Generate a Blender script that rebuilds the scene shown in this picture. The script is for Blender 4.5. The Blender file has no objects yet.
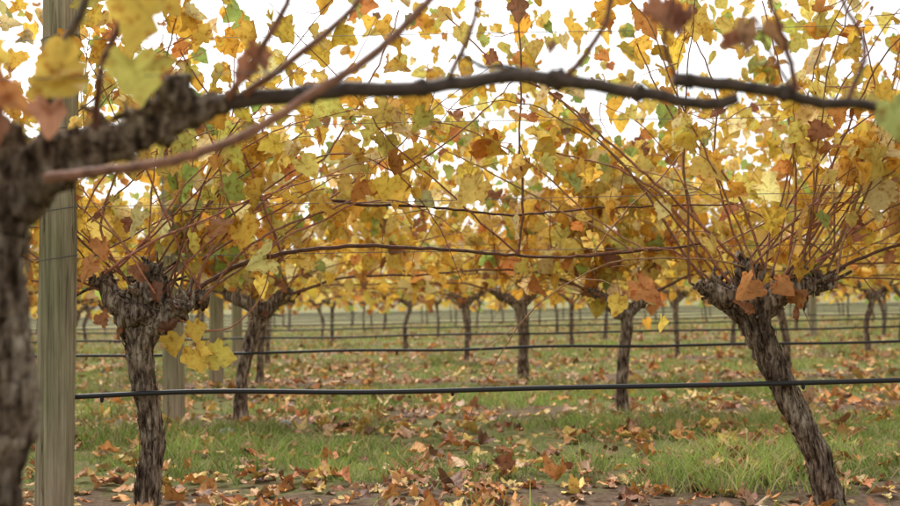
import bpy, math, numpy as np
from mathutils import Matrix, Vector
rng = np.random.default_rng(7)
sc = bpy.context.scene
SP = 2.8            # row spacing
R1 = 3.5            # first full row
VS = 2.18           # vine spacing in the row
NROWS = 13
rows = [R1 + SP*k for k in range(NROWS)]

# ---------------------------------------------------------------- helpers
_lat = np.random.default_rng(99).random((256, 256))
def vnoise(x, y, s, o=0):
    x = np.asarray(x, float)*s + 37.3*o + 1000; y = np.asarray(y, float)*s + 17.7*o + 1000
    xi = np.floor(x).astype(int); yi = np.floor(y).astype(int)
    fx = x-xi; fy = y-yi
    fx = fx*fx*(3-2*fx); fy = fy*fy*(3-2*fy)
    a = _lat[xi % 256, yi % 256]; b = _lat[(xi+1) % 256, yi % 256]
    c = _lat[xi % 256, (yi+1) % 256]; d = _lat[(xi+1) % 256, (yi+1) % 256]
    return (a*(1-fx)+b*fx)*(1-fy)+(c*(1-fx)+d*fx)*fy
def gh(x, y):
    return 0.035*(vnoise(x, y, 1.3, 1)-.5) + 0.02*(vnoise(x, y, 5, 2)-.5)
def rowdist(y):
    y = np.asarray(y, float)
    m = np.mod(y-R1+SP/2, SP)-SP/2
    return np.where(y < 2.5, np.minimum(np.abs(y-1.25), np.abs(m)), np.abs(m))

class MB:
    def __init__(s):
        s.v=[]; s.c=[]; s.f=[]; s.n=0
    def add(s, v, f, mat=0, col=(.5,.5,.5), smooth=True):
        v=np.asarray(v,float).reshape(-1,3); f=np.asarray(f,int)
        c=np.empty((len(v),3)); c[:]=col
        s.v.append(v); s.c.append(c); s.f.append((f+s.n,mat,smooth)); s.n+=len(v)
    def merge(s, o, off=(0,0,0), flip=False, scale=1.0):
        for v,c in zip(o.v,o.c):
            w=v.copy()*scale
            if flip: w[:,0]*=-1
            s.v.append(w+np.array(off)); s.c.append(c)
        for f,m,sm in o.f: s.f.append((f+s.n,m,sm))
        s.n+=o.n
    def mesh(s, name, mats):
        me=bpy.data.meshes.new(name)
        V=np.concatenate(s.v); C=np.concatenate(s.c)
        me.vertices.add(len(V)); me.vertices.foreach_set('co',V.astype(np.float32).ravel())
        nl=sum(f.size for f,_,_ in s.f); npoly=sum(len(f) for f,_,_ in s.f)
        me.loops.add(nl); me.polygons.add(npoly)
        li=np.concatenate([f.ravel() for f,_,_ in s.f]).astype(np.int32)
        tot=np.concatenate([np.full(len(f),f.shape[1]) for f,_,_ in s.f])
        st=np.concatenate([[0],np.cumsum(tot)[:-1]]).astype(np.int32)
        mi=np.concatenate([np.full(len(f),m) for f,m,_ in s.f]).astype(np.int32)
        sm=np.concatenate([np.full(len(f),q) for f,_,q in s.f]).astype(bool)
        me.loops.foreach_set('vertex_index',li)
        me.polygons.foreach_set('loop_start',st)
        me.polygons.foreach_set('loop_total',tot.astype(np.int32))
        me.polygons.foreach_set('material_index',mi)
        me.polygons.foreach_set('use_smooth',sm)
        a=me.color_attributes.new('Col','FLOAT_COLOR','POINT')
        a.data.foreach_set('color',np.concatenate([C,np.ones((len(C),1))],1).astype(np.float32).ravel())
        for m in mats: me.materials.append(m)
        me.update(calc_edges=True); me.validate()
        return me
def put(name, me, loc=(0,0,0), rot=0, parent=None):
    ob=bpy.data.objects.new(name,me); ob.location=loc; ob.rotation_euler=(0,0,rot)
    sc.collection.objects.link(ob)
    if parent: ob.parent=parent
    return ob

def catmull(P, step):
    P=np.asarray(P,float)
    Q=np.vstack([2*P[0]-P[1],P,2*P[-1]-P[-2]])
    out=[]
    for i in range(1,len(Q)-2):
        L=np.linalg.norm(Q[i+1,:3]-Q[i,:3]); n=max(1,int(round(L/step)))
        t=(np.arange(n)/n)[:,None]
        p0,p1,p2,p3=Q[i-1],Q[i],Q[i+1],Q[i+2]
        out.append(.5*((2*p1)+(-p0+p2)*t+(2*p0-5*p1+4*p2-p3)*t*t+(-p0+3*p1-3*p2+p3)*t**3))
    out.append(P[-1:])
    return np.vstack(out)
def tube(mb, pts, rad, seg=6, step=.05, mat=0, col=(.5,.5,.5), gnarl=0., r=rng, wob=0.):
    P=np.column_stack([np.asarray(pts,float),rad]); P=catmull(P,step)
    p=P[:,:3]; R=np.maximum(P[:,3],.0006)
    n=len(p)
    if wob: p=p+r.normal(0,wob,p.shape)*np.minimum(1,np.arange(n)/2)[:,None]
    T=np.gradient(p,axis=0); T/=np.linalg.norm(T,axis=1)[:,None]+1e-9
    u=np.cross(T[0],[0.13,1,0.21]); u/=np.linalg.norm(u)
    th=np.linspace(0,2*np.pi,seg,endpoint=False)
    ph=r.random(6)*6.28; V=np.empty((n,seg,3)); s=0
    for i in range(n):
        u=u-T[i]*u.dot(T[i]); u/=np.linalg.norm(u)+1e-9
        w=np.cross(T[i],u)
        rr=np.full(seg,R[i])
        if gnarl:
            s+=step
            rr=rr*(1+gnarl*(.45*np.sin(3*th+ph[0]+7*s)+.3*np.sin(5*th+ph[1]-11*s)+.22*np.sin(8*th+ph[2]+5*s)
                 +.5*np.sin(th+ph[3]+19*s)*np.sin(31*s+ph[4]))+r.normal(0,gnarl*.28,seg))
        V[i]=p[i]+np.outer(np.cos(th)*rr,u)+np.outer(np.sin(th)*rr,w)
    V=V.reshape(-1,3)
    a=np.arange(seg); b=(a+1)%seg
    F=np.concatenate([np.stack([i*seg+a,i*seg+b,(i+1)*seg+b,(i+1)*seg+a],1) for i in range(n-1)])
    mb.add(V,F,mat,col)
    # end caps
    for k,q in ((0,p[0]-T[0]*R[0]*.3),(n-1,p[-1]+T[-1]*R[-1]*.3)):
        Vc=np.vstack([V[k*seg:(k+1)*seg],q]); Fc=np.stack([a,b,np.full(seg,seg)],1)
        mb.add(Vc,Fc,mat,np.array(col)*.9)
    return p
def blob(mb, c, rad, r, mat=0, col=(.5,.5,.5), amp=.35, nu=14, nv=10):
    th=np.linspace(0,2*np.pi,nu,endpoint=False); ph=np.linspace(.12,np.pi-.12,nv)
    T,Pq=np.meshgrid(th,ph); a=r.random(6)*6.28
    d=1+amp*(.4*np.sin(3*T+a[0]+2*Pq)+.4*np.sin(4*Pq+a[1]-2*T)+.3*np.sin(6*T+a[2])*np.sin(5*Pq+a[3]))+r.normal(0,amp*.3,T.shape)
    V=np.stack([np.cos(T)*np.sin(Pq)*d*rad[0],np.sin(T)*np.sin(Pq)*d*rad[1],np.cos(Pq)*d*rad[2]],-1).reshape(-1,3)+np.array(c)
    F=[[j*nu+i,j*nu+(i+1)%nu,(j+1)*nu+(i+1)%nu,(j+1)*nu+i] for j in range(nv-1) for i in range(nu)]
    mb.add(V,F,mat,col)

# ---------------------------------------------------------------- leaf templates
half=[(.05,-.02),(.13,-.15),(.28,-.19),(.40,-.10),(.38,.02),(.50,.08),(.57,.24),(.50,.38),(.38,.44),(.39,.56),(.26,.68),(.14,.86)]
out=[(0,.02)]+half+[(0,1.)]+[(-x,y) for x,y in half[::-1]]
LF=np.array(out+[(0,.32)]); nO=len(out)
LFf=np.array([[i,(i+1)%nO,nO] for i in range(nO)])
outS=[(0,0),(.3,-.18),(.48,.0),(.56,.28),(.40,.5),(.24,.75),(0,1),(-.24,.75),(-.40,.5),(-.56,.28),(-.48,0),(-.3,-.18)]
LS=np.array(outS+[(0,.32)]); LSf=np.array([[i,(i+1)%12,12] for i in range(12)])
def leaves(mb, pos, tip, nrm, size, col, r, mat=2, hi=True, curl=.5, edge=None):
    T=LF if hi else LS; F=LFf if hi else LSf
    N=len(pos); M=len(T)
    if N==0: return
    tip=tip/np.linalg.norm(tip,axis=1)[:,None]
    nrm=nrm-tip*(nrm*tip).sum(1)[:,None]; nrm/=np.linalg.norm(nrm,axis=1)[:,None]+1e-9
    xa=np.cross(tip,nrm)
    x=T[:,0][None]*r.uniform(.62,1.15,(N,1)); y=np.repeat(T[:,1][None],N,0)
    fold=np.abs(x)*r.choice([0,.25,.7,1.1],(N,1),p=[.4,.3,.2,.1])      # folded along the midrib
    k1=r.normal(0,curl,(N,1)); k2=r.normal(.1,curl*.9,(N,1)); k3=r.normal(0,curl*.6,(N,1))
    z=k1*x*x*1.3+k2*(y-.2)**2*.6+k3*x*y+r.normal(0,.02+curl*.06,(N,M))+fold
    z[:,-1]-=.02
    x=x+r.normal(0,.028,(N,M)); y=y+r.normal(0,.025,(N,M))+.12*r.normal(0,1,(N,1))*x
    L=(x[...,None]*xa[:,None]+y[...,None]*tip[:,None]+z[...,None]*nrm[:,None])*size[:,None,None]+pos[:,None]
    rad=np.clip(np.hypot(T[:,0],T[:,1]-.32)/.65,0,1)
    e=(rad[None]**2)*r.uniform(0,1.1,(N,1))*r.uniform(.3,1,(N,M)); e=np.clip(e,0,1)
    if edge is None: edge=col*np.array([.72,.50,.42])
    C=col[:,None]*(1-e[...,None])+edge[:,None]*e[...,None]
    Fs=(F[None]+(np.arange(N)*M)[:,None,None]).reshape(-1,3)
    mb.add(L.reshape(-1,3),Fs,mat,C.reshape(-1,3),smooth=True)
PAL=np.array([(.85,.59,.10),(.88,.67,.18),(.80,.47,.07),(.74,.67,.17),(.42,.54,.14),(.62,.28,.08),(.33,.16,.085),(.90,.77,.36)])
def leafcols(pos, r, w=(.30,.25,.13,.10,.05,.07,.045,.12), greens=1.0):
    N=len(pos); g=vnoise(pos[:,0]+pos[:,1]*3.1,pos[:,2]*1.3+pos[:,1],1.5,5)
    W=np.repeat(np.array(w)[None],N,0)
    W[:,3:5]*=np.clip((g-.42)*8,0.2,6)[:,None]*greens
    low=np.clip((1.05-pos[:,2])*2.5,0,1); W[:,5:7]*=(1+2.0*low)[:,None]
    W/=W.sum(1)[:,None]; cum=W.cumsum(1); u=r.random(N)[:,None]
    idx=np.minimum((u>cum).sum(1),7)
    c=PAL[idx]*r.uniform(.78,1.1,(N,1))*(1+r.normal(0,.05,(N,3)))
    return np.clip(c,0.01,.95)
CANE=np.array((.29,.13,.075))
# ---------------------------------------------------------------- grape vine generator
def canepath(r, p0, d, L, droop):
    n=max(4,int(L/.11)); p=np.array(p0,float); d=np.array(d,float); d/=np.linalg.norm(d); P=[p.copy()]
    for i in range(n):
        d=d+r.normal(0,.10,3)*np.array([1,.6,1])+np.array([0,0,-droop*(i/n)]); d[1]-=.12*(p[1]-p0[1]); d/=np.linalg.norm(d)
        p=p+d*L/n; P.append(p.copy())
    return np.array(P)
def vine(seed, trunk=None, trad=None, arms=None, hi=True, ncanes=26, nleaf=420, zt=1.95, zb=.74, thin=1.0, extra=(), greens=1.0, spread=1.0, world=(0,0), segs=12, strips=0, cord=True, big=1.0, headleaves=0, lm=2):
    r=np.random.default_rng(seed); mb=MB()
    if trunk is None:
        a,b=r.normal(0,.035),r.normal(0,.07)
        trunk=[(0,0,-.04),(a*.6,0,.15),(a,r.normal(0,.02),.35),(b,0,.56),(b*1.1,0,.67)]
        k=r.uniform(.78,1.05)*thin; trad=[.048*k,.038*k,.035*k,.042*k,.05*k]
    tc=np.array((.5,.5,.5))
    tube(mb,trunk,trad,seg=segs*2 if hi else segs,step=.015 if hi else .05,mat=0,gnarl=.18,r=r,wob=.0015)
    h=np.array(trunk[-1],float)
    if arms is None:
        arms=[]
        for s in (-1,1):
            l=r.uniform(.12,.30)*thin
            arms.append(([h+(0,0,-.06),h+(s*l*.4,r.normal(0,.02),.0+r.normal(0,.015)),h+(s*l*.75,r.normal(0,.02),.045),h+(s*l,0,.08)],np.array([.045,.04,.032,.016])*thin))
    ap=[]
    for P,R in arms:
        p=tube(mb,P,R,seg=14 if hi else 7,step=.015 if hi else .05,mat=0,gnarl=.28,r=r,wob=.003)
        ap.append(p)
        for q in range(16 if hi else 3):
            c=p[r.integers(0,len(p))]+r.normal(0,.016,3); s=r.uniform(.010,.028)
            blob(mb,c,(s,s,s*r.uniform(.8,1.4)),r,amp=.6,nu=10,nv=7)
    AP=np.vstack(ap)
    # spurs (short pruned stubs)
    sp=[]
    for q in range(80 if hi else 12):
        c=AP[r.integers(len(AP)//6,len(AP))]
        d=np.array([r.normal(0,.8),r.normal(0,.6),r.uniform(-.3,1.2)]); d/=np.linalg.norm(d)
        l=r.uniform(.03,.11); e=c+d*l; k=r.uniform(.5,1.1)
        tube(mb,[c,c+d*l*.5+r.normal(0,.008,3),e],[.012*k,.008*k,.0055*k],seg=6,step=.02,mat=0,gnarl=.35,r=r)
        if d[2]>.1: sp.append(e)
    # peeling bark strips
    for q in range(strips):
        i=r.random()**.7; tp=np.array(trunk); z=i*(len(tp)-1); k=int(min(z,len(tp)-2)); c=tp[k]*(1-z+k)+tp[k+1]*(z-k)
        rr=np.interp(z,range(len(trad)),trad); a=r.uniform(0,6.28)
        dirv=np.array([math.cos(a),math.sin(a),0]); L=r.uniform(.03,.13); w=r.uniform(.0015,.005)
        side=np.array([-math.sin(a),math.cos(a),0])*w; up=tp[k+1]-tp[k]; up/=np.linalg.norm(up)
        b0=c+dirv*rr*.97; b1=b0+up*L*.5+dirv*r.uniform(.001,.006); b2=b0+up*L+dirv*r.uniform(.002,.022)+side*r.normal(0,2)
        mb.add([b0-side,b0+side,b1-side,b1+side,b2-side*.4,b2+side*.4],[[0,1,3,2],[2,3,5,4]],0,tc)
    if cord:
        for s in (-1,1):
            x0=h[0]+s*.15
            tube(mb,[(x0,0,h[2]+.05),(x0+s*.3,r.normal(0,.01),.80),(x0+s*.65,0,.815+r.normal(0,.01)),(s*1.12,0,.81)],[.010,.007,.006,.004],seg=6,step=.07,mat=1,col=CANE*.5,r=r,wob=.002)
    paths=[np.array(e[0]) for e in extra]
    for P,R0,cc in extra:
        n=len(P); tube(mb,P,np.linspace(R0,R0*.45,n),seg=8 if hi else 5,step=.03,mat=1,col=np.array(cc),r=r,wob=.0018)
    paths=[catmull(p,.05) for p in paths]
    for q in range(ncanes):
        if r.random()<.55: p0=sp[r.integers(len(sp))]
        else:
            x=r.uniform(-1.05,1.05); p0=np.array([x,r.normal(0,.015),.80])
        dx=r.normal(0,.95)*spread
        d=np.array([dx,r.normal(0,.25),.9]); L=r.uniform(.5,1.4)
        P=canepath(r,p0,d,L,r.choice([.02,.14,.42],p=[.4,.3,.3]))
        P=P[P[:,2]<zt+.1]
        if len(P)<3: continue
        rad=np.linspace(r.uniform(.0028,.0048),.0013,len(P))
        c=CANE*r.uniform(.6,1.6)*np.array([1,r.uniform(.8,1.3),1])
        pp=tube(mb,P,rad,seg=6 if hi else 4,step=.04 if hi else .11,mat=1,col=c,r=r,wob=.0018); paths.append(pp)
        if hi: # short side laterals and tendrils
            for u in range(3):
                c0=pp[r.integers(len(pp)//5,len(pp))]; d2=r.normal(0,1,3); d2[2]=d2[2]*.6+.2; d2/=np.linalg.norm(d2); l=r.uniform(.05,.2)
                paths.append(tube(mb,[c0,c0+d2*l*.5+r.normal(0,.012,3),c0+d2*l+r.normal(0,.02,3)],[.0018,.0014,.0008],seg=4,step=.03,mat=1,col=c*1.1,r=r,wob=.001))
    # leaves along the canes
    allp=np.vstack([p for p in paths]); wgt=np.clip((allp[:,2]-.72)*1.8,.06,1.6)*np.clip((zt+.1-allp[:,2])*4,0,1)
    cl=vnoise(allp[:,0]+world[0],allp[:,2]+world[1],5.5,9); wgt=wgt*np.clip((cl-.25)*3,.12,1.5)
    i=r.choice(len(allp),int(nleaf*.6),p=wgt/wgt.sum()); pos=allp[i]+r.normal(0,1,(len(i),3))*np.array([.04,.05,.035])
    m=nleaf-len(pos); pv=np.column_stack([r.uniform(-1.1,1.1,m),r.normal(0,.15,m),zb+(zt-zb)*r.random(m)**.8])
    dens=vnoise(pv[:,0]+world[0],pv[:,2]+world[1],3.0,3)*.6+vnoise(pv[:,0]+world[0],pv[:,2]+world[1],9,4)*.4; pv=pv[dens>.36]
    pos=np.vstack([pos,pv]); N=len(pos)
    tip=np.column_stack([r.normal(0,.6,N),r.normal(0,.5,N),r.normal(-.75,.5,N)])
    nrm=np.column_stack([r.normal(0,.7,N),r.normal(0,1,N),r.normal(.35,.5,N)])
    size=(.038+.068*r.random(N)**1.4)*(1 if hi else 1.08)*big
    wp=pos+np.array([world[0],world[1],0])
    col=leafcols(wp,r,greens=greens)
    leaves(mb,pos,tip,nrm,size,col,r,hi=hi,curl=.62,mat=lm)
    if headleaves:
        c=AP[r.integers(0,len(AP),headleaves)]+r.normal(0,1,(headleaves,3))*np.array([.06,.06,.05])
        leaves(mb,c,r.normal(0,.7,(headleaves,3))+(0,0,-.5),r.normal(0,1,(headleaves,3)),r.uniform(.03,.065,headleaves),np.array([(.42,.20,.10),(.58,.28,.10),(.30,.15,.09)])[r.integers(0,3,headleaves)],r,hi=hi,curl=1.1)
    if hi: # petioles for some leaves
        for j in range(0,N,2):
            a=pos[j]; b=a-tip[j]/np.linalg.norm(tip[j])*.05+r.normal(0,.012,3)
            mb.add([a+(-.0008,0,0),a+(.0008,0,0),b+(.0008,0,0),b+(-.0008,0,0)],[[0,1,2,3]],1,(.45,.14,.06))
    return mb
# ---------------------------------------------------------------- materials
def mat(name):
    m=bpy.data.materials.new(name); m.use_nodes=True; nt=m.node_tree
    return m,nt,nt.nodes['Principled BSDF'],nt.nodes['Material Output']
def N(nt,t,**k):
    n=nt.nodes.new(t)
    for a,b in k.items(): setattr(n,a,b)
    return n
def ramp(nt,stops):
    n=N(nt,'ShaderNodeValToRGB'); e=n.color_ramp.elements
    while len(e)<len(stops): e.new(.5)
    for q,(p,c) in zip(e,stops): q.position=p; q.color=(*c,1)
    return n
def coords(nt,scale):
    tc=N(nt,'ShaderNodeTexCoord'); mp=N(nt,'ShaderNodeMapping'); mp.inputs['Scale'].default_value=scale
    nt.links.new(tc.outputs['Object'],mp.inputs['Vector']); return mp.outputs['Vector']
def noise(nt,vec,s,d=4,rough=.6):
    n=N(nt,'ShaderNodeTexNoise'); n.inputs['Scale'].default_value=s; n.inputs['Detail'].default_value=d; n.inputs['Roughness'].default_value=rough
    nt.links.new(vec,n.inputs['Vector']); return n.outputs['Fac']
def bump(nt,b,h,st,dist):
    n=N(nt,'ShaderNodeBump'); n.inputs['Strength'].default_value=st; n.inputs['Distance'].default_value=dist
    nt.links.new(h,n.inputs['Height']); nt.links.new(n.outputs['Normal'],b.inputs['Normal'])
def mixc(nt,mode,f,a,b):
    n=N(nt,'ShaderNodeMix',data_type='RGBA',blend_type=mode)
    for s,v in (('Factor',f),('A',a),('B',b)):
        i=[q for q in n.inputs if q.name==s and (q.type=='RGBA' if s!='Factor' else q.type=='VALUE')][0]
        if isinstance(v,(float,int)): i.default_value=v
        elif isinstance(v,tuple): i.default_value=(*v,1)
        else: nt.links.new(v,i)
    return [o for o in n.outputs if o.type=='RGBA'][0]
# bark
bark,nt,b,o=mat('vine_bark')
v=coords(nt,(1,1,.2)); n1=noise(nt,v,85,5,.65); v2=coords(nt,(1,1,.6)); n2=noise(nt,v2,16,4)
rp=ramp(nt,[(.36,(.038,.026,.019)),(.46,(.16,.118,.090)),(.57,(.36,.30,.24)),(.68,(.58,.52,.44))]); nt.links.new(n1,rp.inputs[0])
rp2=ramp(nt,[(.36,(.40,.35,.31)),(.50,(.90,.83,.76)),(.64,(1.15,1.13,1.05))]); nt.links.new(n2,rp2.inputs[0])
nt.links.new(mixc(nt,'MULTIPLY',1.,rp.outputs[0],rp2.outputs[0]),b.inputs['Base Color']); b.inputs['Roughness'].default_value=.95; b.inputs['Specular IOR Level'].default_value=.12
bump(nt,b,n1,1.,.012)
# cane
cane,nt,b,o=mat('vine_cane'); at=N(nt,'ShaderNodeAttribute',attribute_name='Col')
v=coords(nt,(1,1,1)); n1=noise(nt,v,60,2); rp=ramp(nt,[(.3,(.55,.55,.55)),(.7,(1.45,1.4,1.35))]); nt.links.new(n1,rp.inputs[0])
nt.links.new(mixc(nt,'MULTIPLY',1.,at.outputs['Color'],rp.outputs[0]),b.inputs['Base Color']); b.inputs['Roughness'].default_value=.6; b.inputs['Specular IOR Level'].default_value=.3
# leaf
def leafmat(name,tr,ns,lo=(.66,.44,.32),det=2):
    m,nt,b,o=mat(name); at=N(nt,'ShaderNodeAttribute',attribute_name='Col')
    c=at.outputs['Color']
    if ns:
        v=coords(nt,(1,1,1)); n1=noise(nt,v,ns,det,.7); rp=ramp(nt,[(.33,lo),(.45,(.95,.92,.88)),(.7,(1.08,1.1,1.12))]); nt.links.new(n1,rp.inputs[0])
        c=mixc(nt,'MULTIPLY',1.,c,rp.outputs[0])
        nt.links.new(c,b.inputs['Base Color']); b.inputs['Roughness'].default_value=.55; b.inputs['Specular IOR Level'].default_value=.25; s=b.outputs[0]
    else:
        d=N(nt,'ShaderNodeBsdfDiffuse'); nt.links.new(c,d.inputs['Color']); s=d.outputs[0]
    t=N(nt,'ShaderNodeBsdfTranslucent'); nt.links.new(c,t.inputs['Color'])
    mx=N(nt,'ShaderNodeMixShader'); mx.inputs[0].default_value=tr
    nt.links.new(s,mx.inputs[1]); nt.links.new(t.outputs[0],mx.inputs[2]); nt.links.new(mx.outputs[0],o.inputs['Surface'])
    return m
leafm=leafmat('autumn_vine_leaf',.50,50); leaff=leafmat('autumn_vine_leaf_matte',.52,0); litterm=leafmat('fallen_leaf',.12,55,(.5,.42,.36)); grassm=leafmat('grass_blade',.35,0)
VM=[bark,cane,leafm]; VF_=[bark,cane,leaff]
# wood post
wood,nt,b,o=mat('weathered_wood'); v=coords(nt,(1,1,.03)); n1=noise(nt,v,75,6,.65); v2=coords(nt,(1,1,.3)); n2=noise(nt,v2,6,4)
v3=coords(nt,(1,1,.06)); n3=noise(nt,v3,38,3,.5)
rp=ramp(nt,[(.28,(.10,.085,.055)),(.42,(.31,.26,.18)),(.58,(.48,.43,.31)),(.75,(.62,.57,.43))]); nt.links.new(n1,rp.inputs[0])
rp2=ramp(nt,[(.35,(.60,.64,.50)),(.65,(1.08,1.02,.98))]); nt.links.new(n2,rp2.inputs[0])
rp3=ramp(nt,[(.325,(1,1,1)),(.345,(.25,.2,.16)),(.365,(1,1,1))]); nt.links.new(n3,rp3.inputs[0])
c=mixc(nt,'MULTIPLY',1.,rp.outputs[0],rp2.outputs[0])
nt.links.new(mixc(nt,'MULTIPLY',1.,c,rp3.outputs[0]),b.inputs['Base Color']); b.inputs['Roughness'].default_value=.9
bump(nt,b,n1,1.,.008)
hose,nt,b,o=mat('black_poly_hose'); b.inputs['Base Color'].default_value=(.015,.015,.015,1); b.inputs['Roughness'].default_value=.5
wirem,nt,b,o=mat('galvanised_wire'); b.inputs['Base Color'].default_value=(.16,.16,.16,1); b.inputs['Metallic'].default_value=.2; b.inputs['Roughness'].default_value=.6
stone,nt,b,o=mat('field_stone'); b.inputs['Base Color'].default_value=(.36,.35,.34,1); b.inputs['Roughness'].default_value=.9
# ground
gm,nt,b,o=mat('vineyard_soil_and_turf')
tc=N(nt,'ShaderNodeTexCoord'); sx=N(nt,'ShaderNodeSeparateXYZ'); nt.links.new(tc.outputs['Object'],sx.inputs[0])
def M(op,a,c=None,d=None):
    n=N(nt,'ShaderNodeMath',operation=op)
    for i,q in enumerate((a,c,d)):
        if q is None: continue
        if isinstance(q,(int,float)): n.inputs[i].default_value=q
        else: nt.links.new(q,n.inputs[i])
    return n.outputs[0]
yy=M('ABSOLUTE',M('SUBTRACT',M('WRAP',M('SUBTRACT',sx.outputs['Y'],R1-SP/2),SP,0.0),SP/2))
nb=noise(nt,tc.outputs['Object'],2.6,5,.7)
edge=M('ADD',yy,M('MULTIPLY',M('SUBTRACT',nb,.5),2.4))
rm=ramp(nt,[(.24,(0,0,0)),(.58,(1,1,1))]); nt.links.new(edge,rm.inputs[0])
nf=noise(nt,tc.outputs['Object'],38,8,.75); nm=noise(nt,tc.outputs['Object'],7,5,.7)
soil=ramp(nt,[(.3,(.10,.066,.042)),(.5,(.24,.165,.11)),(.68,(.38,.28,.20))]); nt.links.new(nf,soil.inputs[0])
turf=ramp(nt,[(.32,(.10,.13,.035)),(.46,(.22,.26,.08)),(.54,(.32,.28,.13)),(.64,(.46,.31,.17))]); nt.links.new(M('ADD',M('MULTIPLY',nf,.6),M('MULTIPLY',nm,.4)),turf.inputs[0])
nt.links.new(mixc(nt,'MIX',rm.outputs[0],soil.outputs[0],turf.outputs[0]),b.inputs['Base Color'])
b.inputs['Roughness'].default_value=1; b.inputs['Specular IOR Level'].default_value=.1; bump(nt,b,nf,1.,.03)

# ---------------------------------------------------------------- ground
def axis(lo,hi,flo,fhi,fs):
    a=np.arange(flo,fhi+1e-6,fs); l=[flo]; s=fs
    while l[-1]>lo: s*=1.5; l.append(max(lo,l[-1]-s))
    h=[fhi]; s=fs
    while h[-1]<hi: s*=1.5; h.append(min(hi,h[-1]+s))
    return np.concatenate([l[:0:-1],a,h[1:]])
X=axis(-600,600,-7,7,.07); Y=axis(-100,900,-1,13,.07)
gx,gy=np.meshgrid(X,Y); 
fade=np.clip((60-np.abs(gy))/40,0,1)*np.clip((60-np.abs(gx))/40,0,1)
V=np.stack([gx,gy,gh(gx,gy)*fade],-1).reshape(-1,3); nx=len(X); ny=len(Y)
I,J=np.meshgrid(np.arange(nx-1),np.arange(ny-1)); q=(J*nx+I).ravel()
mb=MB(); mb.add(V,np.stack([q,q+1,q+nx+1,q+nx],1)); put('ground',mb.mesh('ground',[gm]))

# ---------------------------------------------------------------- grass
r=np.random.default_rng(3); mb=MB()
for k in range(-1,10):
    yc=R1+SP*k; y0,y1=yc+.12,yc+SP-.12
    if k<0: y0=1.6
    hw=.45*y1+1.2
    D=[3600,1900,1100,700,450,300,230,170,130,110][max(k,0)] if k>=0 else 500
    n=int(D*(y1-y0)*2*hw); x=r.uniform(-hw,hw,n); y=r.uniform(y0,y1,n)
    g=vnoise(x,y,1.9,7)*.5+vnoise(x,y,7,8)*.5; rd=rowdist(y)
    keep=(g+np.clip(rd-.55,-.5,.12)*.5)>(.50+r.normal(0,.05,n)); x=x[keep]; y=y[keep]; g=g[keep]; n=len(x)
    h=r.uniform(.010,.042,n)*(1+4.2*np.clip(g-.52,0,.3)*2); w=np.full(n,.0024+.0007*max(k,0))
    a=r.uniform(0,6.28,n); ln=r.uniform(.3,1.6,n)*h; la=r.uniform(0,6.28,n)
    z=gh(x,y); B=np.stack([x,y,z-.004],-1); sd=np.stack([np.cos(a)*w,np.sin(a)*w,0*w],-1)
    m=B+np.stack([np.cos(la)*ln*.35,np.sin(la)*ln*.35,h*.62],-1); t=B+np.stack([np.cos(la)*ln,np.sin(la)*ln,h],-1)
    V=np.stack([B-sd,B+sd,m+sd*.8,m-sd*.8,t],1).reshape(-1,3); base=(np.arange(n)*5)[:,None]
    c=np.array([(.30,.38,.10)])*r.uniform(.6,1.4,(n,1))*(1+r.normal(0,.08,(n,3))); c*=(.55+.8*vnoise(x,y,2.7,14))[:,None]
    dry=r.random(n)<.20; c[dry]=(.52,.44,.24); c=np.repeat(c,5,0)
    o0=mb.n; mb.add(V,base+np.array([[0,1,2,3]]),0,c); mb.f.append((base+np.array([[3,2,4]])+o0,0,True))
put('grass',mb.mesh('grass',[grassm]))

# ---------------------------------------------------------------- fallen leaves
LP=np.array([(.70,.40,.18),(.76,.37,.11),(.44,.20,.10),(.82,.58,.16),(.28,.15,.09),(.74,.50,.30),(.62,.25,.09),(.86,.68,.30)])
mb=MB()
for k in range(-1,11):
    yc=R1+SP*k; hw=.45*(yc+SP)+1.2; D=[360,280,200,150,110,80,62,50,38,30,24][max(k,0)] if k>=0 else 60
    y0=yc-.45 if k>=0 else .4; y1=yc+SP-.45
    n=int(D*(y1-y0)*2*hw); x=r.uniform(-hw,hw,n); y=r.uniform(y0,y1,n)
    dn=vnoise(x,y,1.1,11)*.35+vnoise(x,y,4.5,12)*.65; rd=rowdist(y)
    keep=r.random(n)<np.clip(.26+1.5*(dn-.42)+.35*np.clip(.75-rd,-.15,.6),.09,1); x=x[keep]; y=y[keep]; n=len(x)
    z=gh(x,y)+r.uniform(.004,.018,n)+.016*(rd[keep]>.45); a=r.uniform(0,6.28,n)
    tip=np.stack([np.cos(a),np.sin(a),r.normal(0,.2,n)],-1); nr=np.stack([r.normal(0,.3,n),r.normal(0,.3,n),np.ones(n)],-1)
    ci=r.choice(8,n,p=[.19,.18,.12,.15,.09,.11,.09,.07]); c=LP[ci]*r.uniform(.62,1.12,(n,1))
    leaves(mb,np.stack([x,y,z],-1),tip,nr,.024+.058*r.random(n)**1.8,c,r,mat=0,hi=(k<1),curl=.8)
put('fallen_leaves',mb.mesh('fallen_leaves',[litterm]))

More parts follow.
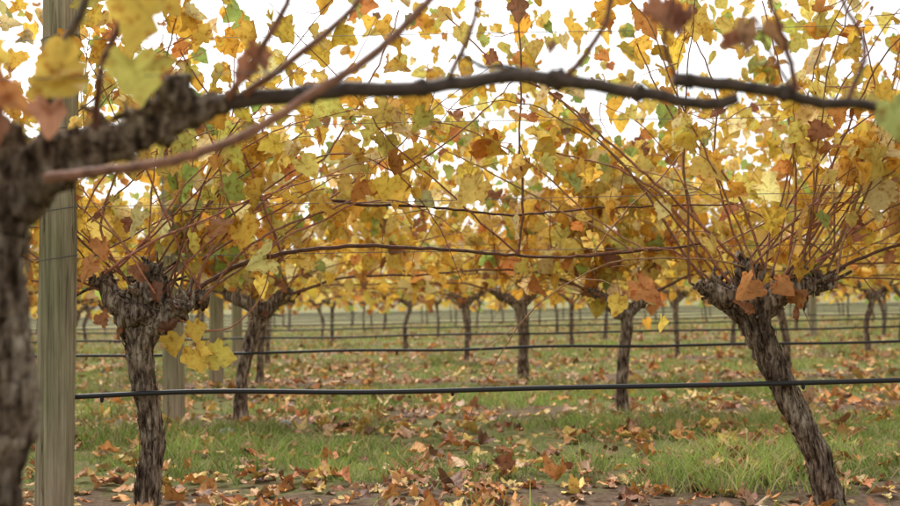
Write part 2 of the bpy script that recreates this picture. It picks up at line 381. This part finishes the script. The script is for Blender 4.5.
# ---------------------------------------------------------------- row 1 vines (measured)
dk=CANE*.4; rd_=CANE*1.2
tL=[(.0,0,-.05),(.01,0,.10),(.025,.01,.24),(.0,0,.42),(-.012,0,.52),(-.01,0,.60)]
aL=[([(-.01,0,.55),(-.04,.0,.62),(-.10,.01,.68),(-.135,.0,.735)],[.04,.048,.038,.018]),
    ([(-.01,0,.55),(.05,.0,.61),(.11,-.01,.645),(.16,.0,.665)],[.04,.045,.034,.016]),
    ([(0,0,.58),(.01,-.02,.66),(.03,.01,.72),(.035,.0,.77)],[.045,.045,.034,.015])]
ox=-.978
def rel(P,o): return [(x-o,y,z) for x,y,z in P]
eL=[(rel([(-.83,0,.67),(-.75,-.02,.83),(-.573,-.03,.99),(-.38,0,1.14),(-.22,.02,1.42),(-.15,.03,1.6)],ox),.005,rd_),
    (rel([(-.85,0,.68),(-.67,0,.78),(-.478,0,.82),(-.27,.01,.835),(-.064,0,.82),(.15,0,.80),(.35,0,.785),(.6,0,.80),(.8,0,.82)],ox),.0078,dk),
    (rel([(-.86,-.02,.61),(-.76,-.06,.575),(-.66,-.08,.60),(-.575,-.06,.72),(-.56,-.04,.95)],ox),.0036,rd_),
    (rel([(-.42,0,.985),(-.25,.01,.965),(-.064,0,.955),(.2,0,.925),(.478,0,.94),(.92,0,.945)],ox),.0055,dk),
    (rel([(-1.02,0,.72),(-1.1,-.03,.9),(-1.02,-.04,1.15),(-.9,0,1.45),(-.85,.02,1.7)],ox),.0048,rd_),
    (rel([(-1.1,0,.70),(-1.3,-.05,.82),(-1.45,-.03,1.02),(-1.5,0,1.4)],ox),.0045,rd_),
    (rel([(-.8,0,.66),(-.6,-.04,.86),(-.3,-.04,.98),(0.0,-.02,1.16),(.22,0,1.36)],ox),.0046,rd_*.8)]
VL=vine(11,tL,[.044,.038,.036,.037,.043,.046],aL,ncanes=40,nleaf=500,zt=1.85,zb=.88,extra=eL,world=(ox,R1),strips=230,cord=False,headleaves=12)
tR=[(.0,0,-.05),(-.04,0,.12),(-.11,0,.28),(-.19,0,.46),(-.235,0,.58),(-.25,0,.64)]
aR=[([(-.23,0,.58),(-.29,0,.635),(-.35,0,.665),(-.40,0,.685)],[.04,.046,.034,.016]),
    ([(-.23,0,.58),(-.17,0,.65),(-.09,0,.68),(.0,0,.695)],[.04,.045,.032,.016]),
    ([(-.24,0,.60),(-.25,.01,.68),(-.26,0,.73)],[.044,.042,.022])]
ox=1.194
eR=[(rel([(.94,0,.735),(.764,-.02,.913),(.54,-.03,1.12),(.35,0,1.30),(.16,.02,1.42),(0,.02,1.58)],ox),.0052,rd_),
    (rel([(.89,0,.69),(.76,-.03,.86),(.64,-.04,1.0),(.478,-.03,1.08),(.287,0,1.13)],ox),.005,rd_),
    (rel([(1.08,0,.76),(1.11,0,1.02),(1.08,0,1.3),(1.02,0,1.6)],ox),.0048,rd_),
    (rel([(1.146,0,.70),(1.27,-.02,.89),(1.37,-.02,1.2),(1.34,0,1.5)],ox),.0048,rd_),
    (rel([(.83,0,.70),(.70,-.04,.80),(.55,-.05,.80),(.40,-.03,.79)],ox),.004,rd_),
    (rel([(1.0,0,.74),(.9,-.03,1.0),(.72,-.03,1.22),(.6,0,1.5)],ox),.0048,rd_),
    (rel([(.95,0,.73),(.84,-.04,1.05),(.85,-.04,1.3),(.75,0,1.6)],ox),.0042,rd_*.8),
    (rel([(1.19,0,.71),(1.4,-.02,.80),(1.7,0,.82),(2.2,0,.81)],ox),.006,dk)]
VR=vine(12,tR,[.048,.041,.040,.043,.046,.045],aR,ncanes=42,nleaf=500,zt=1.85,zb=.88,extra=eR,world=(ox,R1),strips=230,cord=False,headleaves=12)
def expl(mb,items,o,seed=1):
    r=np.random.default_rng(seed)
    for (x,y,z,s,c,tx,tz) in items:
        leaves(mb,np.array([[x-o,y,z]]),np.array([[tx,-.1,tz]]),np.array([[r.normal(0,.4),-1,.35]]),np.array([s]),np.array([c]),r,curl=.5)
YL=(.84,.62,.12); OR=(.66,.31,.11); BR=(.34,.16,.09); GY=(.66,.62,.15); GR=(.34,.48,.13)
expl(VL,[(-.80,-.08,.52,.085,YL,.3,-.8),(-.74,-.1,.50,.09,(.70,.60,.12),.9,-.2),(-.84,-.09,.56,.07,YL,-.3,-1),(-.80,-.09,.60,.07,YL,.3,-1),
         (-1.10,-.1,.80,.08,OR,-.4,-.8),(-1.08,-.1,.86,.07,OR,.2,-1),(-.62,.1,.74,.07,YL,.1,-1)],-.978)
expl(VR,[(.58,-.06,.70,.11,OR,.5,-.6),(.53,-.05,.655,.07,YL,-.4,-.9),(.66,-.05,.59,.05,YL,-.2,-1),(.93,-.1,.70,.085,OR,-.5,-.6),(1.0,-.1,.69,.07,OR,.6,-.5)],1.194,2)
put('grape_vine',VL.mesh('grape_vine',VM),(-.978,R1,0))
put('grape_vine',VR.mesh('grape_vine',VM),(1.194,R1,0))
for i,x in enumerate((-.978-VS,1.194+VS)):
    m=vine(20+i,nleaf=480,world=(x,R1),hi=True); put('grape_vine',m.mesh('grape_vine',VM),(x,R1,0))
# rows 2 and 3 unique, the rest share meshes
r=np.random.default_rng(5)
def spots(x0,d): 
    hw=.41*d+1.6; n0=int(math.ceil((-hw-x0)/VS)); n1=int(math.floor((hw-x0)/VS)); return [x0+VS*i for i in range(n0,n1+1)]
for x in spots(.974,rows[1]):
    tk=None; tr=None
    if abs(x-(-1.206))<.05: tk=[(0,0,-.04),(.0,0,.15),(.03,0,.35),(.10,0,.55),(.14,0,.66)]; tr=[.045,.037,.038,.042,.055]
    if abs(x-.974)<.05: tk=[(0,0,-.04),(-.01,0,.15),(.01,0,.35),(.03,0,.52),(.02,0,.62)]; tr=[.038,.034,.033,.036,.044]
    m=vine(int(300+x*10),tk,tr,nleaf=1350,zt=2.4,zb=.70,world=(x,rows[1]),hi=False,ncanes=46,greens=1.7,segs=12,headleaves=8); put('grape_vine',m.mesh('grape_vine',VM),(x,rows[1],0))
for x in spots(.587,rows[2]):
    tk=None; tr=None
    if abs(x-.587)<.05: tk=[(0,0,-.04),(.0,0,.15),(.01,0,.35),(.0,0,.55),(-.02,0,.66)]; tr=[.05,.046,.045,.05,.06]
    m=vine(int(500+x*10),tk,tr,nleaf=1150,zt=2.45,zb=.68,world=(x,rows[2]),hi=False,ncanes=26,segs=9,greens=1.3); put('grape_vine',m.mesh('grape_vine',VF_),(x,rows[2],0))
var=[vine(700+i,nleaf=620,zt=2.3,zb=.62,thin=.8,world=(i*3.1,i*7.7),hi=False,ncanes=8,segs=8,big=1.15) for i in range(7)]
vme=[v.mesh('grape_vine',VF_) for v in var]
for k in range(3,7):
    x0={3:.184,4:-.6,5:.3,6:-.2,7:.5}[k]
    for x in spots(x0,rows[k]):
        put('grape_vine',vme[r.integers(7)],(x+r.normal(0,.04),rows[k],0),rot=math.pi*r.integers(2))
fv=[vine(800+i,nleaf=330,zt=2.05,zb=.45,thin=.65,world=(i*3.1,i*7.7),hi=False,ncanes=3,segs=6,big=1.7) for i in range(4)]
far=MB()
for k in range(7,NROWS):
    for x in spots(r.uniform(-1,1),rows[k]):
        far.merge(fv[r.integers(4)],(x,rows[k],0),flip=bool(r.integers(2)))
put('distant_vine_rows',far.mesh('distant_vine_rows',VF_))

# ---------------------------------------------------------------- foreground vine (row 0)
tF=[(-.540,1.25,-.05),(-.545,1.25,.2),(-.530,1.25,.43),(-.508,1.25,.55),(-.515,1.25,.66),(-.515,1.25,.74),(-.49,1.25,.79)]
tF=[(x+.53,y-1.25,z) for x,y,z in tF]; o=-.53
def fr(P): return [(x-o,y-1.25,z) for x,y,z in P]
aF=[(fr([(-.51,1.25,.77),(-.455,1.25,.815),(-.42,1.25,.831),(-.364,1.25,.843),(-.301,1.25,.867),(-.25,1.25,.882)]),[.028,.032,.024,.019,.017,.010]),
    (fr([(-.51,1.25,.76),(-.51,1.25,.82),(-.51,1.24,.86)]),[.035,.03,.015]),
    (fr([(-.32,1.25,.86),(-.308,1.245,.885),(-.305,1.245,.905)]),[.015,.011,.008])]
FD=np.array((.085,.06,.047))
eF=[(fr([(-.27,1.25,.88),(-.21,1.25,.889),(-.16,1.25,.890),(-.114,1.25,.895),(-.05,1.25,.893),(0,1.25,.898),(.08,1.25,.907),(.125,1.25,.901),(.17,1.25,.895),(.216,1.25,.885),(.25,1.25,.880),(.284,1.25,.871),(.315,1.25,.873),(.332,1.25,.876)]),.0096,FD),
    (fr([(.262,1.262,.903),(.30,1.262,.899),(.352,1.26,.890),(.39,1.26,.884),(.432,1.26,.872),(.47,1.26,.870),(.511,1.26,.865),(.625,1.26,.867),(.9,1.26,.87)]),.0078,FD),
    (fr([(-.4375,1.19,.793),(-.364,1.18,.799),(-.284,1.18,.811),(-.21,1.18,.838),(-.148,1.18,.8765),(-.091,1.18,.9105),(-.0455,1.18,.949),(-.0057,1.18,.993),(.03,1.18,1.05),(.07,1.2,1.14)]),.0060,(.30,.15,.10)),
    (fr([(-.40,1.24,.85),(-.385,1.22,.92),(-.36,1.22,.99),(-.35,1.23,1.15)]),.0042,(.16,.07,.05)),
    (fr([(-.46,1.24,.86),(-.43,1.22,.94),(-.40,1.22,1.01),(-.36,1.23,1.2)]),.0055,(.13,.09,.06)),
    (fr([(-.25,1.24,.885),(-.20,1.22,.95),(-.17,1.22,1.02),(-.16,1.22,1.2)]),.0045,(.22,.10,.06)),
    (fr([(-.23,1.24,.89),(-.15,1.22,.94),(-.09,1.22,1.0),(-.06,1.22,1.1)]),.0045,(.22,.10,.06)),
    (fr([(.0,1.25,.90),(.03,1.23,.96),(.045,1.22,1.02),(.1,1.22,1.2)]),.0032,(.22,.10,.06)),
    (fr([(.135,1.25,.905),(.16,1.24,.93),(.19,1.23,1.0),(.2,1.22,1.2)]),.0038,(.2,.09,.05)),
    (fr([(.40,1.25,.885),(.385,1.24,.94),(.36,1.23,1.02),(.34,1.22,1.2)]),.0034,(.2,.08,.05)),
    (fr([(.265,1.26,.90),(.25,1.25,.95),(.262,1.24,1.0),(.26,1.23,1.1)]),.0026,(.2,.08,.05)),
    (fr([(.40,1.26,.885),(.37,1.25,.93),(.355,1.24,.965)]),.002,(.2,.08,.05)),
    (fr([(.46,1.26,.87),(.48,1.25,.93),(.45,1.24,1.0),(.46,1.23,1.1)]),.003,(.2,.08,.05)),
    (fr([(.10,1.25,.905),(.07,1.25,.92),(.045,1.24,.915),(.02,1.24,.93)]),.0035,FD)]
VF=MB()
rF=np.random.default_rng(44)
tube(VF,tF,[.044,.040,.034,.034,.030,.034,.034],seg=40,step=.007,gnarl=.22,r=rF,wob=.001)
for P,R in aF:
    p=tube(VF,P,R,seg=20,step=.007,gnarl=.3,r=rF,wob=.0015)
    for q in range(18):
        c=p[rF.integers(0,len(p)*3//4+1)]+rF.normal(0,.009,3); s=rF.uniform(.007,.017); blob(VF,c,(s,s,s),rF,amp=.5)
for q in range(60):
    c=np.array([rF.uniform(.0,.26),0,0]); c[2]=.805+.29*c[0]; d=rF.normal(0,1,3); d[2]=abs(d[2])*rF.choice([1,1,-.6]); d/=np.linalg.norm(d); l=rF.uniform(.022,.05); k=rF.uniform(.5,1)
    tube(VF,[c,c+d*l*.6+rF.normal(0,.004,3),c+d*l+rF.normal(0,.007,3)],[.007*k,.005*k,.003*k],seg=7,step=.008,gnarl=.4,r=rF)
for q in range(200):
    i=rF.uniform(0,5.5); tp=np.array(tF); k=int(i); c=tp[k]*(1-i+k)+tp[k+1]*(i-k); a=rF.uniform(0,6.28); dv=np.array([math.cos(a),math.sin(a),0]); sd=np.array([-dv[1],dv[0],0])*rF.uniform(.001,.003)
    b0=c+dv*.033; L=rF.uniform(.02,.06); b1=b0+(0,0,L*.5)+dv*.002; b2=b0+(0,0,L)+dv*rF.uniform(.001,.009)
    VF.add([b0-sd,b0+sd,b1-sd,b1+sd,b2-sd*.3,b2+sd*.3],[[0,1,3,2],[2,3,5,4]],0,(.5,.5,.5))
for P,R0,cc in eF:
    n=len(P); tube(VF,P,np.linspace(R0,R0*.62,n),seg=12,step=.012,mat=1,col=np.array(cc),r=rF,wob=.0006,gnarl=.14)
for (x,z,s) in ((-.16,.891,.013),(-.03,.896,.012),(.125,.902,.013),(.22,.886,.011),(.39,.884,.011),(.28,.90,.010)): # nodes on the cordon
    blob(VF,(x-o,.0 if x<.25 else .01,z),(s,s*.85,s*.85),rF,mat=1,col=FD,amp=.3)
items=[]
for x,z,s,c,tx,tz,dy in [(-.325,.995,.085,YL,-.1,-1,-.06),(-.345,.925,.058,GY,.2,-1,-.05),(-.41,.925,.06,YL,-.7,-.3,-.04),(-.44,.91,.055,YL,.5,-.4,-.04),
    (-.51,.905,.055,OR,.3,-.9,-.05),(-.485,.885,.045,OR,.6,-.4,-.06),(-.43,.872,.040,(.60,.30,.18),.0,-1,-.07),(-.50,.86,.05,BR,.1,-1,-.06),(-.53,.88,.05,OR,-.1,-1,-.03),(-.515,.95,.05,YL,-.1,-1,-.03),
    (-.21,.94,.034,BR,.2,-1,-.03),(-.22,.925,.035,BR,-.4,-.8,-.03),(.25,.99,.042,BR,.1,-1,0),(.275,.98,.034,(.26,.11,.07),-.3,-1,0),(.345,.965,.042,(.32,.19,.10),-.2,-1,0),(.365,.955,.034,(.36,.2,.09),.6,-.6,0),(.335,.95,.03,BR,-.6,-.6,0),
    (.495,.862,.045,(.50,.56,.18),.15,-1,-.03),(.515,.835,.04,(.40,.52,.15),.2,-1,-.02),(.118,.945,.016,(.3,.17,.1),.0,-1,0),
    (-.34,1.05,.08,YL,.4,-.8,.02)]:
    items.append((x,dy,z,s,c,tx,tz))
expl(VF,items,o,9)
n=60; pp=np.column_stack([rF.uniform(0,1.35,n),rF.normal(0,.09,n),rF.uniform(1.16,1.7,n)])
leaves(VF,pp,rF.normal(0,.5,(n,3))+(0,0,-.8),rF.normal(0,1,(n,3)),rF.uniform(.05,.09,n),leafcols(pp+(5,0,0),rF),rF)
put('grape_vine',VF.mesh('grape_vine',VM),(-.53,1.25,0))

# ---------------------------------------------------------------- posts
def post(x,y,top,rad,lean=(0,0),seed=0):
    r=np.random.default_rng(seed); mb=MB()
    p=tube(mb,[(-lean[0]*.2,0,-.2),(lean[0]*.5,lean[1]*.5,top*.5),(lean[0],lean[1],top)],[rad*1.03,rad,rad*.97],seg=32,step=.03,mat=0,r=r,gnarl=.02)
    for z in (.81,.96,1.21,1.5):   # wire tied round the post, with a staple
        a=np.linspace(0,2*np.pi,25); cx=lean[0]*z/top; cy=lean[1]*z/top
        tube(mb,np.stack([cx+np.cos(a)*(rad*1.04),cy+np.sin(a)*(rad*1.04),z+.01*np.sin(a*1+1)],-1),np.full(25,.0013),seg=5,step=.05,mat=1)
    return put('wooden_post',mb.mesh('wooden_post',[wood,wirem]),(x,y,0))
post(-1.232,R1-.08,2.0,.056,(.03,0),1)
post(-1.575,rows[1]-.06,1.9,.060,(0,0),2)
post(-1.93,rows[2]-.06,1.9,.058,(.02,0),3)
for k in range(3,7):
    for j in range(-2,3):
        post(-2.3-.35*(k-3)+j*VS*4,rows[k]-.07,1.85,.055,(.01*j,0),40+k*7+j)
# ---------------------------------------------------------------- drip hoses and wires
for k,y in enumerate([1.25]+rows[:12]):
    hw=.5*y+4; r=np.random.default_rng(60+k); xs=np.arange(-hw,hw,.55)
    mb=MB(); dz=.38
    tube(mb,np.stack([xs,np.full(len(xs),y-.065 if k else y)+r.normal(0,.004,len(xs)),dz+r.normal(0,.0045,len(xs))],-1),np.full(len(xs),.0082),seg=10,step=.1,mat=0)
    for xx in np.arange(-hw+.3,hw,1.09): # emitters
        tube(mb,[(xx,y-.065,.374),(xx,y-.065,.366),(xx,y-.065,.358)],[.006,.006,.004],seg=8,step=.01,mat=0)
    put('drip_irrigation_hose',mb.mesh('drip_irrigation_hose',[hose]))
    if k<9:
        mb=MB()
        zs=(.81,.97,1.215,1.5) if k else (.905,1.3)
        for z in zs:
            tube(mb,np.stack([xs,np.full(len(xs),y+(-.05 if z>.9 else 0)),z+r.normal(0,.002,len(xs))],-1),np.full(len(xs),.0011 if k else .0007),seg=5,step=.2,mat=0)
        put('trellis_wire',mb.mesh('trellis_wire',[wirem]))
# a few stones
for (x,y,s) in ((-1.13,5.55,.035),(-.9,5.9,.03),(.3,3.42,.02)):
    mb=MB(); blob(mb,(0,0,.3*s),(s*1.3,s,s*.7),np.random.default_rng(int(s*1000)),amp=.12); put('stone',mb.mesh('stone',[stone]),(x,y,float(gh(x,y))))

# ---------------------------------------------------------------- light, world, camera
el,az=math.radians(52),math.radians(-25)
w=bpy.data.worlds.new('World'); sc.world=w; w.use_nodes=True; nt=w.node_tree; bg=nt.nodes['Background']
sk=N(nt,'ShaderNodeTexSky'); sk.sky_type='NISHITA'; sk.sun_disc=False; sk.sun_elevation=el; sk.sun_rotation=az; sk.air_density=1.2; sk.dust_density=4
hs=N(nt,'ShaderNodeHueSaturation'); hs.inputs['Saturation'].default_value=.08; hs.inputs['Value'].default_value=1.75
nt.links.new(sk.outputs[0],hs.inputs['Color']); nt.links.new(hs.outputs[0],bg.inputs['Color']); bg.inputs['Strength'].default_value=.15
sd=bpy.data.lights.new('sun','SUN'); sd.energy=1.2; sd.angle=math.radians(25); sd.color=(1,.97,.93)
so=bpy.data.objects.new('sun',sd); sc.collection.objects.link(so)
dirv=Vector((math.sin(az)*math.cos(el),math.cos(az)*math.cos(el),math.sin(el)))
so.rotation_euler=dirv.to_track_quat('Z','Y').to_euler(); so.location=(0,0,20)
cd=bpy.data.cameras.new('camera'); cd.sensor_width=36; cd.lens=1100/900*36; cd.clip_end=2000; cd.clip_start=.05
cd.dof.use_dof=True; cd.dof.focus_distance=3.2; cd.dof.aperture_fstop=4.2
co=bpy.data.objects.new('camera',cd); sc.collection.objects.link(co)
co.matrix_world=Matrix.Translation((0,0,.65))@Matrix.Rotation(math.radians(90+2.55),4,'X')@Matrix.Rotation(math.radians(-1.06),4,'Z')
sc.camera=co
sc.view_settings.view_transform='Standard'; sc.view_settings.look='None'; sc.view_settings.exposure=0
